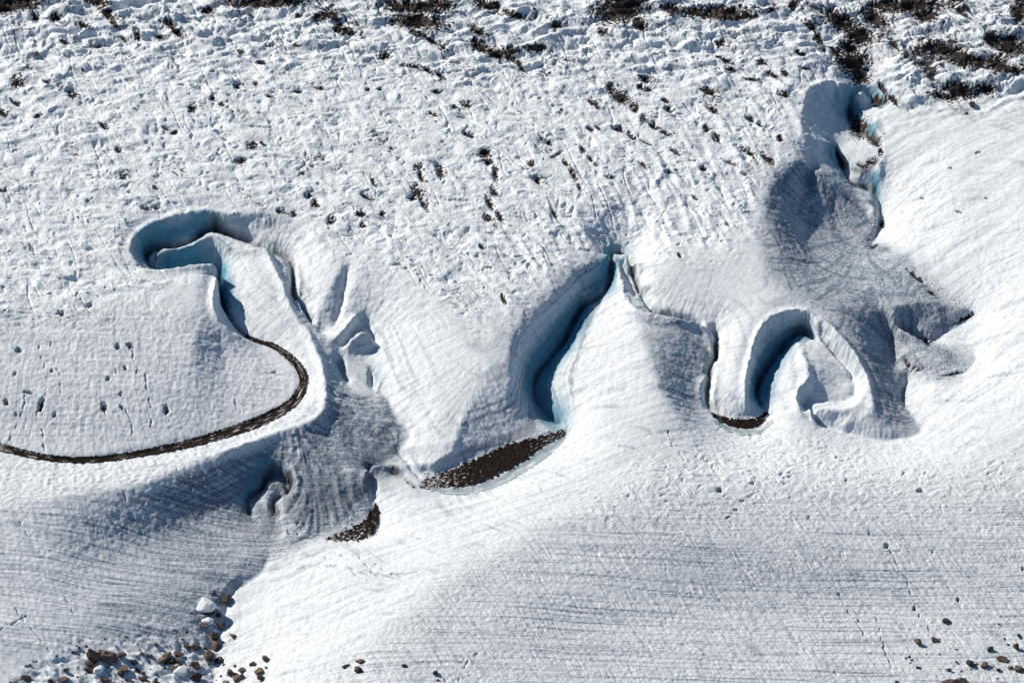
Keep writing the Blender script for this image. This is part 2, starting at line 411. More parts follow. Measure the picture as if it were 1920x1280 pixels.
# ---------------------------------------------------------------- regions (photo polygons, soft edged)
RW, RH = 560, 400     # 4 px cells, origin -160,-160
def region(poly, soft=20):
    xs = np.arange(RW)*4-160+2; ys = np.arange(RH)*4-160+2
    gx, gy = np.meshgrid(xs, ys)
    ins = np.zeros(gx.shape, bool)
    n = len(poly)
    for k in range(n):
        (xa, ya), (xb, yb) = poly[k], poly[(k+1) % n]
        if ya == yb: continue
        c = ((ya > gy) != (yb > gy)) & (gx < (xb-xa)*(gy-ya)/(yb-ya)+xa)
        ins ^= c
    return blur(ins.astype(float), max(soft/4, .6))
def rs(m, px=None, py=None):
    px = PX if px is None else px; py = PY if py is None else py
    x = np.clip((px+160)/4-.5, 0, RW-1.001); y = np.clip((py+160)/4-.5, 0, RH-1.001)
    i = x.astype(int); j = y.astype(int); fx = x-i; fy = y-j
    return (m[j, i]*(1-fx)+m[j, i+1]*fx)*(1-fy)+(m[j+1, i]*(1-fx)+m[j+1, i+1]*fx)*fy

R_hum = rs(region([(-160,-160),(2080,-160),(2080,170),(1700,205),(1600,120),(1500,170),(1490,280),(1440,320),(1420,430),(1330,480),(1210,470),(1150,455),(1070,490),(960,590),(900,620),(800,545),(640,480),(560,410),(300,395),(235,430),(240,500),(380,520),(300,560),(160,600),(-160,610)], 22))
R_top = rs(region([(-160,-160),(2080,-160),(2080,200),(1650,200),(1560,140),(1000,150),(700,110),(300,130),(-160,140)], 40))
R_dome = rs(region([(-160,590),(330,575),(400,600),(480,660),(545,700),(545,740),(400,805),(100,850),(-160,800)], 8))
R_fine = rs(region([(560,1300),(700,1200),(830,1080),(1030,970),(1250,930),(1500,930),(2080,930),(2080,1500),(500,1500)], 26))
R_band = rs(region([(1050,960),(1130,900),(1200,840),(1330,815),(1500,815),(1650,850),(1800,860),(2000,850),(2000,930),(1600,960),(1250,980)], 26))
R_right = rs(region([(1660,215),(2080,190),(2080,860),(1720,840),(1735,800),(1700,740),(1720,705),(1840,690),(1780,635),(1840,590),(1720,500),(1650,470),(1660,380)], 5))
R_white = rs(region([(720,905),(800,925),(900,925),(1000,870),(1070,820),(1060,700),(1110,590),(1160,500),(1190,580),(1240,720),(1320,800),(1150,890),(1030,960),(830,1070),(640,1230),(560,1290),(410,1290),(420,1180),(440,1115),(505,1060),(535,1015),(700,1020)], 5))
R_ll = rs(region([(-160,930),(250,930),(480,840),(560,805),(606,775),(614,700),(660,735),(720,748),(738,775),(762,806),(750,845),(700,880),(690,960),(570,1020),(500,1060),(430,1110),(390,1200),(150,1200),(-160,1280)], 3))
R_bank = rs(region([(-160,860),(250,860),(560,770),(590,720),(605,770),(470,825),(250,915),(-160,950)], 5))
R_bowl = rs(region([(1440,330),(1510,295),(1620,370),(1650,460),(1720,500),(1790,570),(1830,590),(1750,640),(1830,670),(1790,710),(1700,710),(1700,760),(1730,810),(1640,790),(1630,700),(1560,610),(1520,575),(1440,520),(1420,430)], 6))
R_mor = rs(region([(20,1270),(140,1205),(290,1195),(360,1170),(380,1110),(430,1120),(430,1190),(420,1280),(500,1290),(500,1330),(20,1330)], 10))
R_wall = rs(region([(1180,455),(1110,480),(960,620),(955,700),(860,790),(830,870),(980,830),(1060,790),(1160,500)], 10))+rs(region([(270,960),(330,880),(480,820),(720,790),(760,860),(690,940),(640,1000),(500,1010)], 14))+rs(region([(1430,590),(1540,575),(1560,660),(1480,650),(1420,750),(1395,720)], 8))+rs(region([(560,600),(780,590),(780,760),(620,740)], 16))*.6+rs(region([(240,440),(420,395),(520,400),(540,470),(260,500)], 8))*.35
R_spur = rs(region([(1190,575),(1300,600),(1340,650),(1310,760),(1310,800),(1240,720)], 8))

# ---------------------------------------------------------------- relief
def billow(n, e=.10):
    return np.sqrt(n*n+e*e)-e
wx = WX+12*noise(WX/52, WY/52, 90)+4*noise(WX/19, WY/19, 92); wy = WY+12*noise(WX/52, WY/52, 91)+4*noise(WX/19, WY/19, 93)
a, b = rot(wx, wy, -32, 40, 25); lump1 = billow(noise(a, b, 1))-.25
a, b = rot(wx, wy, -25, 19, 12); lump2 = billow(noise(a, b, 2))-.25
a, b = rot(wx, wy, 10, 9, 7); lump3 = billow(noise(a, b, 3))-.25
a, b = rot(wx, wy, -42, 95, 60); big = fbm(a, b, 4, 3)
a, b = rot(WX, WY, -35, 90, 40); vary = .55+.55*smooth(noise(a, b, 8), -.5, .6)
a, b = rot(WX, WY, -55, 70, 30); pitn = noise(a, b, 5)
pits = smooth(noise(wx/13, wy/11, 6)+.5*pitn, .55, .95)
cx = WX+16*noise(WX/120, WY/120, 94)
a, b = rot(cx, WY, -66, 260, 30); cr = noise(a, b, 95); a, b = rot(WX, WY, -66, 90, 60); crm = smooth(noise(a, b, 96), -.1, .5)
crease = (1-smooth(np.abs(cr), .0, .07))*crm
pop = noise(WX/4.2, WY/4.2, 97)+.7*noise(WX/2.6, WY/2.6, 100)
hum = vary*(5.0*lump1+2.6*lump2+1.1*lump3+.85*LH+.42*LH2)+6*big-3.4*pits-2.4*crease+.45*pop
dz = .86*R_hum*hum*(1+.45*R_top)
a, b = rot(wx, wy, 14, 120, 38); t1 = billow(noise(a, b, 7))-.25
a, b = rot(wx, wy, 24, 70, 12); t2 = noise(a, b, 98)
dz += R_top*(11*t1+1.6*t2+6*fbm(WX/75, WY/60, 99, 3))
dz += R_band*(2.0*lump2+2.2*lump1+1.1*lump3-2.2*pits)
g1 = noise(WX/5.5, WY/5.5, 10); g2 = noise(WX/10, WY/9, 11)
fv = .6+.6*smooth(noise(WX/60, WY/45, 13), -.4, .5)
a, b = rot(WX+7*noise(WX/60, WY/60, 14), WY, -62, 90, 5.5); g3 = noise(a, b, 12)
a, b = rot(WX+7*noise(WX/60, WY/60, 14), WY, -62, 200, 14); g4 = noise(a, b, 19)
runl = (1-smooth(np.abs(g4), 0, .07))
dz += R_fine*fv*(.32*g1+.34*g2+.45*g3-1.5*runl*smooth(g3, -.6, .4))
a, b = rot(WX+8*noise(WX/50, WY/50, 15), WY, 86, 140, 11); r1 = noise(a, b, 16)
a, b = rot(WX+5*noise(WX/40, WY/40, 18), WY, 86, 70, 6); r2 = noise(a, b, 17)
dz += R_dome*(.30*r1+.16*r2-.35*(1-smooth(np.abs(r1), 0, .1))*smooth(r2, -.3, .3)+.2*g1+.35*g2+.5*lump2)
a, b = rot(WX+14*noise(WX/90, WY/90, 20), WY, 33, 150, 11); s1 = noise(a, b, 21)
a, b = rot(WX+14*noise(WX/90, WY/90, 20), WY, 36, 240, 34); s2 = noise(a, b, 22)
a, b = rot(WX+10*noise(WX/70, WY/70, 23), WY, 18, 120, 7); s3 = noise(a, b, 24)
a, b = rot(WX+10*noise(WX/70, WY/70, 23), WY, 20, 260, 22); s5 = noise(a, b, 28)
sv = smooth(noise(WX/90, WY/70, 29), -.5, .5)
dz += R_right*(.20*s1*sv+1.5*s2+.8*lump1*(1-sv)+.03*g1)+R_white*(.15*s3*sv+.9*s5+.03*g1)
bare = np.clip(1-R_hum-R_fine-.7*R_dome-R_band*.6, 0, 1)*smooth(slope, .08, .3)
dz += bare*(.14*LD+.16*LF+.09*LC)+.08*R_dome*LF
a, b = rot(WX+20*noise(WX/200, WY/60, 33), WY+14*noise(WX/160, WY/120, 34), -4, 150, 5); s4 = fbm(a, b, 25, 2)
a, b = rot(WX+20*noise(WX/200, WY/60, 33), WY+14*noise(WX/160, WY/120, 34), -4, 90, 2.6); s8 = noise(a, b, 35)
a, b = rot(WX, WY, -78, 70, 8); s7 = noise(a, b, 26)
dz += R_ll*(.45*s4+.22*s8+.22*s7+.16*g1+.2*g2)
dz += R_ll*smooth(PX, 520, 570)*(1.6*lump1+1.2*lump2+4.5*fbm(WX/55, WY/70, 42, 3)+.5*LD)
dz += R_bank*(1.6*lump2+.6*g2)
a, b = rot(WX, WY, -30, 50, 8); s6 = noise(a, b, 27)
dz += (R_bowl+R_spur)*(.4*s6+.10*g1+.2*g2+.45*lump2)
dz += R_wall*(.8*noise(hsmooth*.30+.02*WX, WX/150, 40)+.35*noise(hsmooth*.8+.03*WX, WX/110, 41))*smooth(slope, .25, .8)
dz += R_mor*(5*lump1+2*lump2+4*fbm(WX/28, WY/24, 30, 3))
dz += .10*g1+.22*g2
dz *= (1-.8*att_floor)
dz *= 1-.75*np.clip(att_can, 0, 1)*(1-R_hum)

# holes, debris hollows -----------------------------------------------------
def stamp(spots, cell=2.0):
    w_, h_ = int(2240/cell), int(1600/cell)
    g = np.zeros((h_, w_), np.float32)
    for px, py, rx, ry, ang in spots:
        r = max(rx, ry)*1.7+4
        x0, x1 = int((px-r+160)/cell), int((px+r+160)/cell)+1
        y0, y1 = int((py-r+160)/cell), int((py+r+160)/cell)+1
        x0, y0 = max(x0, 0), max(y0, 0)
        if x1 <= x0 or y1 <= y0: continue
        yy, xx = np.mgrid[y0:min(y1, h_), x0:min(x1, w_)]
        dx = xx*cell+cell/2-160-px; dy = yy*cell+cell/2-160-py
        c, s = math.cos(math.radians(ang)), math.sin(math.radians(ang))
        q = ((dx*c+dy*s)/rx)**2+((-dx*s+dy*c)/ry)**2
        sub = g[y0:min(y1, h_), x0:min(x1, w_)]
        np.maximum(sub, (1-np.sqrt(q)*.6).astype(np.float32), out=sub)
    return g, cell
def gs(gc, px, py):
    g, cell = gc
    x = np.clip((px+160)/cell-.5, 0, g.shape[1]-1.01); y = np.clip((py+160)/cell-.5, 0, g.shape[0]-1.01)
    i = x.astype(int); j = y.astype(int); fx = x-i; fy = y-j
    return (g[j, i]*(1-fx)+g[j, i+1]*fx)*(1-fy)+(g[j+1, i]*(1-fx)+g[j+1, i+1]*fx)*fy
HOLES = [(35,656,6,5),(220,649,5,5),(244,647,6,5),(97,694,3,3),(202,709,4,4),(12,753,5,6),(54,735,8,3),(77,758,5,14),(103,777,4,4),(195,762,5,9),(312,768,5,8),(228,762,3,5),(514,698,4,2),(168,572,6,4),(116,587,5,4),(28,700,2,5),(235,690,3,4),(226,740,2,4),(30,776,2,4),
  (1663,1023,6,4),(1573,1114,3,2),(1350,918,5,4),(1725,919,7,3),(1610,1163,3,2),(1715,1140,3,4),(1749,1035,2,2),(1796,1124,3,3),(1391,938,4,2),(1410,905,4,2),(1918,1066,2,4),(1380,955,5,2),(1365,969,4,2),(1630,1000,2,2),
  (1834,286,6,1.8),(1783,315,5,1.6),(1730,372,5,1.5),(1798,397,6,1.9),(1850,372,4,1.3),(721,101,13,10),(258,62,7,14),(66,30,7,12),(181,85,14,5),(505,84,10,4),(274,390,10,5),(292,388,8,4),(165,375,5,3),(130,170,8,5)]
hole_f = stamp([(x, y, a*1.2, b*1.2, (x*7+y*13) % 50-25) for x, y, a, b in HOLES])
SPOTS = [(25,8,60,14,-10),(181,3,22,7,10),(201,25,20,7,40),(215,44,14,5,50),(232,74,10,3,50),(500,5,70,9,0),(390,20,12,7,0),(610,29,22,9,-15),(628,32,12,8,40),(635,55,10,8,0),(316,43,14,6,20),(332,60,14,6,40),(32,153,13,12,50),(104,33,10,7,-20),(155,47,14,4,20),(121,80,9,4,20),(138,178,10,6,-10),(71,217,10,4,-20),(195,235,12,6,40),(361,203,9,9,50),(445,161,7,8,60),(222,280,7,8,-60),(474,272,14,8,10),(450,302,14,6,-10),(232,329,8,8,-50),(89,153,9,4,20),(7,212,12,7,30),(30,193,14,5,30),(312,240,9,4,20),(568,324,7,4,10),(8,356,12,4,-10),(328,248,9,4,-20),(400,185,8,5,0),(417,195,7,4,0),(300,70,9,4,0),(560,30,9,4,0),(555,85,8,3,10),(600,165,9,4,10),(506,180,9,3,10),(560,172,9,3,0),(490,118,10,3,10),
  (578,366,7,7,55),(591,383,10,9,55),(621,413,8,12,70),(524,395,7,6,30),(551,401,7,6,20),(538,398,10,3,20),(480,156,5,5,0),
  (774,13,62,12,4),(784,40,48,13,4),(828,8,26,10,10),(915,10,24,8,15),(965,28,20,6,15),(650,59,14,7,10),(897,59,18,6,25),(900,86,20,10,30),(929,101,22,9,20),(955,106,20,6,35),(976,124,14,4,50),(784,64,16,7,20),(808,76,16,4,30),(831,88,7,4,40),(774,124,18,4,5),(803,132,16,4,30),(826,142,14,4,35),(875,195,12,7,20),(853,200,7,4,0),(1164,16,46,24,-12),(1200,45,14,10,40),(1261,17,18,9,10),(1043,47,7,10,80),(1130,60,5,10,90),(960,95,16,8,0),(1005,90,20,7,0),(1144,163,9,8,50),(1163,181,24,13,28),(1190,202,12,8,50),(1208,222,10,8,45),(1225,236,12,5,30),(1110,190,9,6,55),(1121,199,9,5,40),(1161,242,14,6,15),(1185,255,12,5,40),(1215,268,14,3,20),(1016,258,9,3,50),(1028,266,14,5,30),(909,286,10,13,65),(917,302,8,10,65),(929,325,6,16,-10),(996,306,9,6,30),(1008,336,10,7,50),(1060,305,8,4,50),(1075,325,5,18,-28),(1087,349,5,6,-20),(1093,279,9,6,50),(1107,297,9,4,50),(1118,307,6,4,40),(1145,331,12,4,10),(784,312,8,9,60),(790,330,14,6,70),(825,322,8,16,-20),(783,358,12,14,-20),(795,382,6,18,-30),(775,370,10,6,0),(927,359,8,12,-30),(919,380,7,16,-25),(914,408,12,7,20),(937,405,6,14,-30),(677,400,10,8,0),(681,420,7,7,40),(717,400,5,6,0),(879,252,14,6,20),(1211,148,12,8,20),(1201,163,7,6,0),(1214,167,10,5,0),(1248,188,8,5,40),(1255,322,8,5,20),(1205,308,12,3,40),(1107,242,9,4,30),(1122,240,8,3,30),(1255,205,10,6,30),(1268,285,14,4,30),(1250,250,14,4,20),(690,168,6,3,0),(712,167,5,3,0),(690,370,16,4,20),(735,278,5,3,0),(820,172,12,4,0),(812,213,12,4,20),(905,462,8,5,20),(1275,478,6,4,40),(945,560,5,12,-20),(1043,290,14,3,-30),(1040,400,4,14,-25),(700,340,4,12,-30),
  (1352,25,64,12,0),(1300,22,20,8,0),(1378,28,30,10,4),(1350,81,7,7,0),(1576,40,30,16,30),(1609,65,26,18,30),(1590,90,18,10,30),(1600,118,30,24,20),(1612,145,18,13,10),(1570,100,12,8,30),(1655,165,5,14,-40),(1676,188,5,14,-42),(1700,8,62,16,0),(1735,28,22,12,0),(1655,10,30,7,0),(1640,35,26,14,30),(1765,92,36,12,18),(1800,108,36,14,18),(1835,118,14,10,10),(1910,20,14,22,0),(1864,75,18,12,10),(1895,85,26,18,20),(1870,120,24,14,20),(1801,168,34,14,10),(1850,165,18,12,0),(1770,180,30,6,10),(1895,130,24,8,10),(1488,10,8,10,40),(1448,17,6,8,60),(1535,74,10,8,60),(1520,50,16,6,40),(1362,114,18,3,25),(1370,130,12,4,20),(1448,140,16,4,30),(1472,137,8,6,30),(1411,149,18,3,5),(1471,177,14,6,10),(1330,171,18,7,20),(1337,205,14,7,30),(1405,222,12,5,35),(1425,233,8,4,30),(1325,241,8,8,60),(1343,258,12,7,50),(1404,284,18,6,30),(1441,298,16,7,40),(1463,259,7,7,60),(1304,371,7,3,30),(1428,116,7,6,40),(1500,100,12,4,20),(1510,128,10,3,10),(1370,305,18,3,20),(1395,325,8,4,20),(1318,316,8,4,20),
  (1612,238,20,24,-20),(1640,264,18,9,35),(1648,190,14,10,0),(1605,225,10,12,0),(1635,303,12,7,-20),(1620,310,14,6,10),(1652,285,5,10,0),(1815,593,14,4,-25),(1800,600,18,3,-30),(1720,520,22,4,38),(1745,548,14,3,30),(1790,700,26,2,-10),(1722,690,14,5,0),(1702,680,5,12,-30),(1738,640,12,5,40),(1640,460,8,4,-40),(1655,420,5,8,0)]
spot_f = stamp(SPOTS)
dens_f = rs(region([(1500,-160),(2080,-160),(2080,190),(1880,190),(1700,200),(1620,150),(1540,60)], 40))+.6*rs(region([(620,-160),(1020,-160),(1000,110),(900,100),(640,60)], 30))
CRACKS = [[(55,612),(75,650),(80,690)],[(70,770),(82,800),(83,845)],[(195,765),(203,800),(202,840)],[(214,690),(225,730),(240,770),(250,815)],[(242,650),(255,680),(258,700)],[(46,740),(36,780),(20,825)],[(95,640),(108,700),(118,740)],[(275,700),(280,760),(290,820)],[(440,735),(448,765),(452,790)],
  [(1663,1025),(1690,1070),(1712,1115),(1722,1150),(1752,1190)],[(1560,1090),(1573,1115),(1600,1155),(1618,1190)],[(1640,1150),(1660,1220),(1680,1270)],[(860,1275),(875,1245),(905,1210)],
  [(560,802),(570,830),(582,862)],[(380,860),(400,905)],[(442,826),(452,850)],[(0,1180),(30,1165),(75,1140)],[(0,1105),(50,1165),(110,1240)],[(120,1120),(160,1180)],[(225,920),(270,980)],[(330,870),(362,920)],[(30,970),(70,1020)],
  [(545,1000),(530,975),(528,960)],[(560,1010),(555,985),(575,965),(600,950)],[(1145,470),(1148,485)],[(1095,497),(1105,530),(1112,560)],[(1040,545),(1060,575)],
  [(600,1030),(620,1055),(650,1075)],[(640,1040),(655,1065),(685,1085)],[(675,1045),(700,1070),(720,1085)],[(705,1055),(735,1075),(760,1082)],[(560,1065),(640,1060),(700,1078),(790,1072)],[(1000,905),(1030,930)],[(1250,800),(1275,850),(1290,870)],[(1300,830),(1330,870)],
  [(1545,74),(1520,40),(1495,5)],[(1640,150),(1660,172),(1682,196)],[(150,195),(175,182),(200,168)],[(510,175),(570,157),(640,145)],[(380,50),(420,42),(475,37)],[(640,130),(720,118),(800,125)],[(700,150),(800,140),(960,132)],[(840,115),(900,125),(980,135)]]
def crack_spots():
    out = []
    for c in CRACKS:
        p = catmull([(x, y, 0) for x, y in c], 8)[:, :2]
        for a_, b_ in zip(p[:-1], p[1:]):
            n_ = max(2, int(math.hypot(*(b_-a_))/1.2))
            for t_ in np.linspace(0, 1, n_, endpoint=False):
                q_ = a_+(b_-a_)*t_; out.append((q_[0], q_[1], 1.5, 1.5, 0))
    return out
crack_f = stamp(crack_spots(), 1.3)
def relief2(h):
    px, py = to_pixel(X0, Y0, h*S/CT)
    hf = gs(hole_f, px, py); sf = gs(spot_f, px, py)
    return hf, sf
hf, sf = relief2(h+dz)
speck = noise(wx/5.5, wy/5.5, 60); speck2 = noise(wx/3.2, wy/3.2, 61)
rub = smooth(sf+.36*speck+.42*speck2-.10*lump2+.14*R_top-.06*(1-R_top)*(1-dens_f), .40, .52)*(sf > .02)
cpx, cpy = to_pixel(X0, Y0, h*S/CT)
cf = gs(crack_f, cpx+3.2*noise(WX/14, WY/14, 63)+5*noise(WX/45, WY/45, 66), cpy+1.5*noise(WX/14, WY/14, 64))*smooth(noise(WX/20, WY/20, 65), -.35, .3)
dz -= 2.2*smooth(cf, .2, .8)
dz -= 10*smooth(hf+.30*speck2+.15*speck, .35, .8)
dz -= 3.0*smooth(sf, .2, .75)*(1-.5*R_top)-rub*.35*(speck+.6*speck2)
# scattered dark specks in the hollows of the hummocks
a, b = rot(WX, WY, -58, 120, 55); lines = smooth(noise(a, b, 62), .15, .6)
sc_ = smooth(-(lump2+.25)*1.6-(lump3+.25)+.62*lines+.30*speck+.55*dens_f-.22, .14, .36)*np.clip(R_hum+.5*R_top, 0, 1)
rub = np.maximum(rub, sc_*.9)
rub = np.maximum(rub, smooth(hf+.30*speck2+.15*speck, .50, .66)*(hf > 0))
rub = np.maximum(rub, R_floor_dark)  # cut floors: wet gravel plus deep shade painted as a dark line
core = ((UU > -160) & (UU < 2080) & (VV > -160) & (VV < 1450))
h = h+dz*np.where(core, 1, .6)
Z = h*S/CT
PX, PY = to_pixel(X0, Y0, Z)

# ---------------------------------------------------------------- colour masks (dirt, debris and blue ice, partly shade put into the colour)
mott = fbm(WX/30, WY/24, 70, 3)
a, b = rot(WX, WY, -2, 260, 9); hst = fbm(a, b, 71, 2)
a, b = rot(WX, WY, 20, 160, 6); fst = fbm(a, b, 72, 2)
a, b = rot(WX+20*noise(WX/200, WY/60, 73), WY+6*noise(WX/150, WY/80, 74), -1.5, 420, 4.2); hln = fbm(a, b, 75, 2)
a, b = rot(WX+20*noise(WX/200, WY/60, 73), WY+6*noise(WX/150, WY/80, 74), -1.5, 260, 2.2); hn2 = noise(a, b, 76)
a, b = rot(WX+14*noise(WX/90, WY/90, 20), WY, 37, 170, 5.5); fs2 = fbm(a, b, 78, 2)
ldn = .6*smooth(-LD, .3, 1.9)+.6*smooth(-LF, .5, 2.0); lcn = smooth(-LC, .3, 1.9)
dirt_shade = R_hum*(.03+.34*smooth(mott, 0, .7)+.22*smooth(-pop, .0, .9))+R_fine*(.12+.22*np.exp(-((PY-1085-.03*(PX-1500))/62)**2)*smooth(PX, 1050, 1350)*(1-.6*smooth(PX, 1560, 1850))+.36*smooth(hln, .0, .5)+.30*smooth(hn2, .0, .6)+.40*smooth(hst, .05, .6)*smooth(hln, -.3, .4)+.2*mott+.25*smooth(-g3, .1, .7))
dirt_shade += R_bowl*(.66+.30*mott+.75*ldn+.3*lcn)+R_spur*(.52+.30*mott+.7*ldn)  # dirty ice of bowl and spur, darkened in part for slope shade
dirt_shade += R_ll*(.02+.46*smooth(PX, 60, 380)+.26*smooth(PX, 540, 600)*smooth(PY, 740, 830)+.40*hst+.2*mott+.30*ldn+.45*smooth(-s8, .0, .6)+.35*smooth(-s4, .0, .5))+R_dome*(.24+.25*hst+.25*mott+.12*lcn)+R_right*.30*smooth(fs2, .0, .6)+(R_right+R_white)*(.12+.26*R_white*smooth(fst, .0, .6)+.45*ldn*smooth(noise(WX/70, WY/55, 77), -.3, .5))+.10*R_band  # lower left: dirt plus painted slope shade, darker rightwards and over the mound
dirt_shade += np.clip(1-R_hum-R_fine-R_bowl-R_spur-R_ll-R_dome-R_right-R_white-R_band, 0, 1)*(.10+.3*ldn+.2*lcn)
dirt_shade += .25*R_top*smooth(mott, -.1, .5)
dirt_shade = np.clip(dirt_shade+.45*smooth(cf, .3, .9), 0, 1)
blue = np.clip(att_can, 0, 1)*(.10+.90*smooth(slope, .35, .95))  # blue ice on steep cut walls, deepened to carry canyon shade
blue = np.maximum(blue, att_wide*smooth(-hsmooth, 16, 36))  # broad cuts: canyon shade painted into the blue ice with depth
strata = np.clip(R_wall, 0, 1)

# ---------------------------------------------------------------- mesh
def grid_mesh(name, co, quads, attrs, mat, smooth_=True):
    me = bpy.data.meshes.new(name)
    n = len(co)
    me.vertices.add(n); me.vertices.foreach_set('co', co.astype(np.float32).ravel())
    nf = len(quads)
    me.loops.add(nf*4); me.loops.foreach_set('vertex_index', quads.astype(np.int32).ravel())
    me.polygons.add(nf)
    me.polygons.foreach_set('loop_start', np.arange(0, nf*4, 4, dtype=np.int32))
    me.polygons.foreach_set('use_smooth', np.full(nf, smooth_))
    me.update(calc_edges=True)
    for k, v in attrs.items():
        at = me.attributes.new(k, 'FLOAT', 'POINT')
        at.data.foreach_set('value', np.asarray(v, np.float32))
    me.materials.append(mat)
    ob = bpy.data.objects.new(name, me)
    bpy.context.scene.collection.objects.link(ob)
    return ob

# ---------------------------------------------------------------- materials
class Mat:
    def __init__(s, name):
        s.m = bpy.data.materials.new(name); s.m.use_nodes = True
        s.nt = s.m.node_tree; s.N = s.nt.nodes; s.K = s.nt.links; s.bs = s.N['Principled BSDF']
        s.co = s.N.new('ShaderNodeTexCoord').outputs['Object']
    def put(s, sock, v):
        if isinstance(v, tuple): sock.default_value = v if len(v) == len(sock.default_value) else (*v, 1)
        elif isinstance(v, (float, int)): sock.default_value = v
        else: s.K.new(v, sock)
    def attr(s, n):
        x = s.N.new('ShaderNodeAttribute'); x.attribute_name = n; return x.outputs['Fac']
    def mix(s, f, a, b):
        x = s.N.new('ShaderNodeMix'); x.data_type = 'RGBA'; x.clamp_factor = True
        s.put(x.inputs[0], f); s.put(x.inputs[6], a); s.put(x.inputs[7], b)
        return x.outputs[2]
    def math(s, op, a, b=0.0, c=0.0, clamp=False):
        x = s.N.new('ShaderNodeMath'); x.operation = op; x.use_clamp = clamp
        s.put(x.inputs[0], a); s.put(x.inputs[1], b); s.put(x.inputs[2], c)
        return x.outputs[0]
    def mapr(s, v, a, b, c=0.0, d=1.0):
        x = s.N.new('ShaderNodeMapRange'); x.interpolation_type = 'SMOOTHSTEP'
        s.put(x.inputs[0], v)
        for k, q in zip((1, 2, 3, 4), (a, b, c, d)): x.inputs[k].default_value = q
        return x.outputs[0]
    def noise(s, scale, det=3.0, vec=(1, 1, 1), rot=(0, 0, 0), rough=.55, dist=0.0):
        mp = s.N.new('ShaderNodeMapping'); mp.inputs['Scale'].default_value = vec; mp.inputs['Rotation'].default_value = rot
        s.K.new(s.co, mp.inputs['Vector'])
        x = s.N.new('ShaderNodeTexNoise'); x.inputs['Scale'].default_value = scale; x.inputs['Detail'].default_value = det
        x.inputs['Roughness'].default_value = rough; x.inputs['Distortion'].default_value = dist
        s.K.new(mp.outputs[0], x.inputs['Vector'])
        return x.outputs['Fac']
    def bump(s, hgt, strength, dist):
        x = s.N.new('ShaderNodeBump'); x.inputs['Strength'].default_value = strength; x.inputs['Distance'].default_value = dist
        s.K.new(hgt, x.inputs['Height']); s.K.new(x.outputs[0], s.bs.inputs['Normal'])
    def fin(s, col, rough=.7, spec=.2):
        s.put(s.bs.inputs['Base Color'], col); s.put(s.bs.inputs['Roughness'], rough)
        s.bs.inputs['Specular IOR Level'].default_value = spec
        return s.m

def mat_ice():
    M_ = Mat('glacier_ice')
    n1 = M_.noise(1.7, 3, rough=.65); n2 = M_.noise(.12, 4)
    d = M_.math('MULTIPLY', M_.attr('dirt_shade'), M_.mapr(n1, .32, .70, .62, 1.35))
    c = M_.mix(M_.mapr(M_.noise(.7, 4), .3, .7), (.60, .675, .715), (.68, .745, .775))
    c = M_.mix(d, c, (.122, .170, .224))  # dirt tinted with the blue of shaded slopes
    lay = M_.noise(1.0, 4, (.010, .010, .8), rough=.65, dist=.3)
    ls = M_.math('MULTIPLY', M_.mapr(lay, .49, .60), M_.attr('strata'))
    c = M_.mix(M_.math('MULTIPLY', M_.attr('blue'), .92), c, M_.mix(M_.mapr(M_.math('ADD', M_.math('MULTIPLY', lay, .7), M_.math('MULTIPLY', n2, .3)), .40, .60), (.012, .155, .255), (.045, .28, .40)))  # dark teal: blue ice with canyon shade mixed into its colour
    c = M_.mix(M_.math('MULTIPLY', ls, .6), c, (.10, .125, .155))
    rb = M_.mix(M_.mapr(M_.noise(3.0, 3), .35, .7), (.008, .006, .0055), (.032, .021, .017))
    c = M_.mix(M_.attr('rubble'), c, rb)
    M_.bump(n1, .22, .2)
    return M_.fin(c, .7, .2)

def mat_gravel():
    M_ = Mat('wet_gravel')
    n = M_.noise(2.2, 4)
    c = M_.mix(M_.mapr(n, .3, .75), (.005, .0035, .003), (.020, .012, .010))
    c = M_.mix(M_.math('MULTIPLY', M_.attr('streak'), M_.mapr(M_.noise(1.3, 3), .3, .6)), c, (.62, .64, .64))
    M_.bump(n, .9, .4)
    return M_.fin(c, .8, .08)

def mat_water():
    M_ = Mat('meltwater')
    c = M_.mix(M_.attr('streak'), (.27, .35, .385), (.52, .58, .60))
    M_.bump(M_.noise(1.2, 3), .25, .2)
    return M_.fin(c, .18, .5)

def mat_rock(name, a, b):
    M_ = Mat(name)
    n = M_.noise(1.1, 5); n2 = M_.noise(4.0, 3)
    c = M_.mix(M_.mapr(n, .35, .65), a, b)
    c = M_.mix(M_.mapr(n2, .60, .8, 0, .6), c, (.05, .04, .035))
    M_.bump(n2, .6, .15)
    return M_.fin(c, .85, .2)

iq = np.arange(nu*nv, dtype=np.int32).reshape(nv, nu)
QUADS = np.stack([iq[1:, :-1], iq[1:, 1:], iq[:-1, 1:], iq[:-1, :-1]], -1).reshape(-1, 4)
CO = np.stack([X0, Y0, Z], -1)
ice = grid_mesh('glacier_ice', CO, QUADS, {'dirt_shade': dirt_shade, 'blue': blue, 'rubble': np.clip(rub, 0, 1), 'strata': strata}, mat_ice())
ice['kind'] = 'structure'

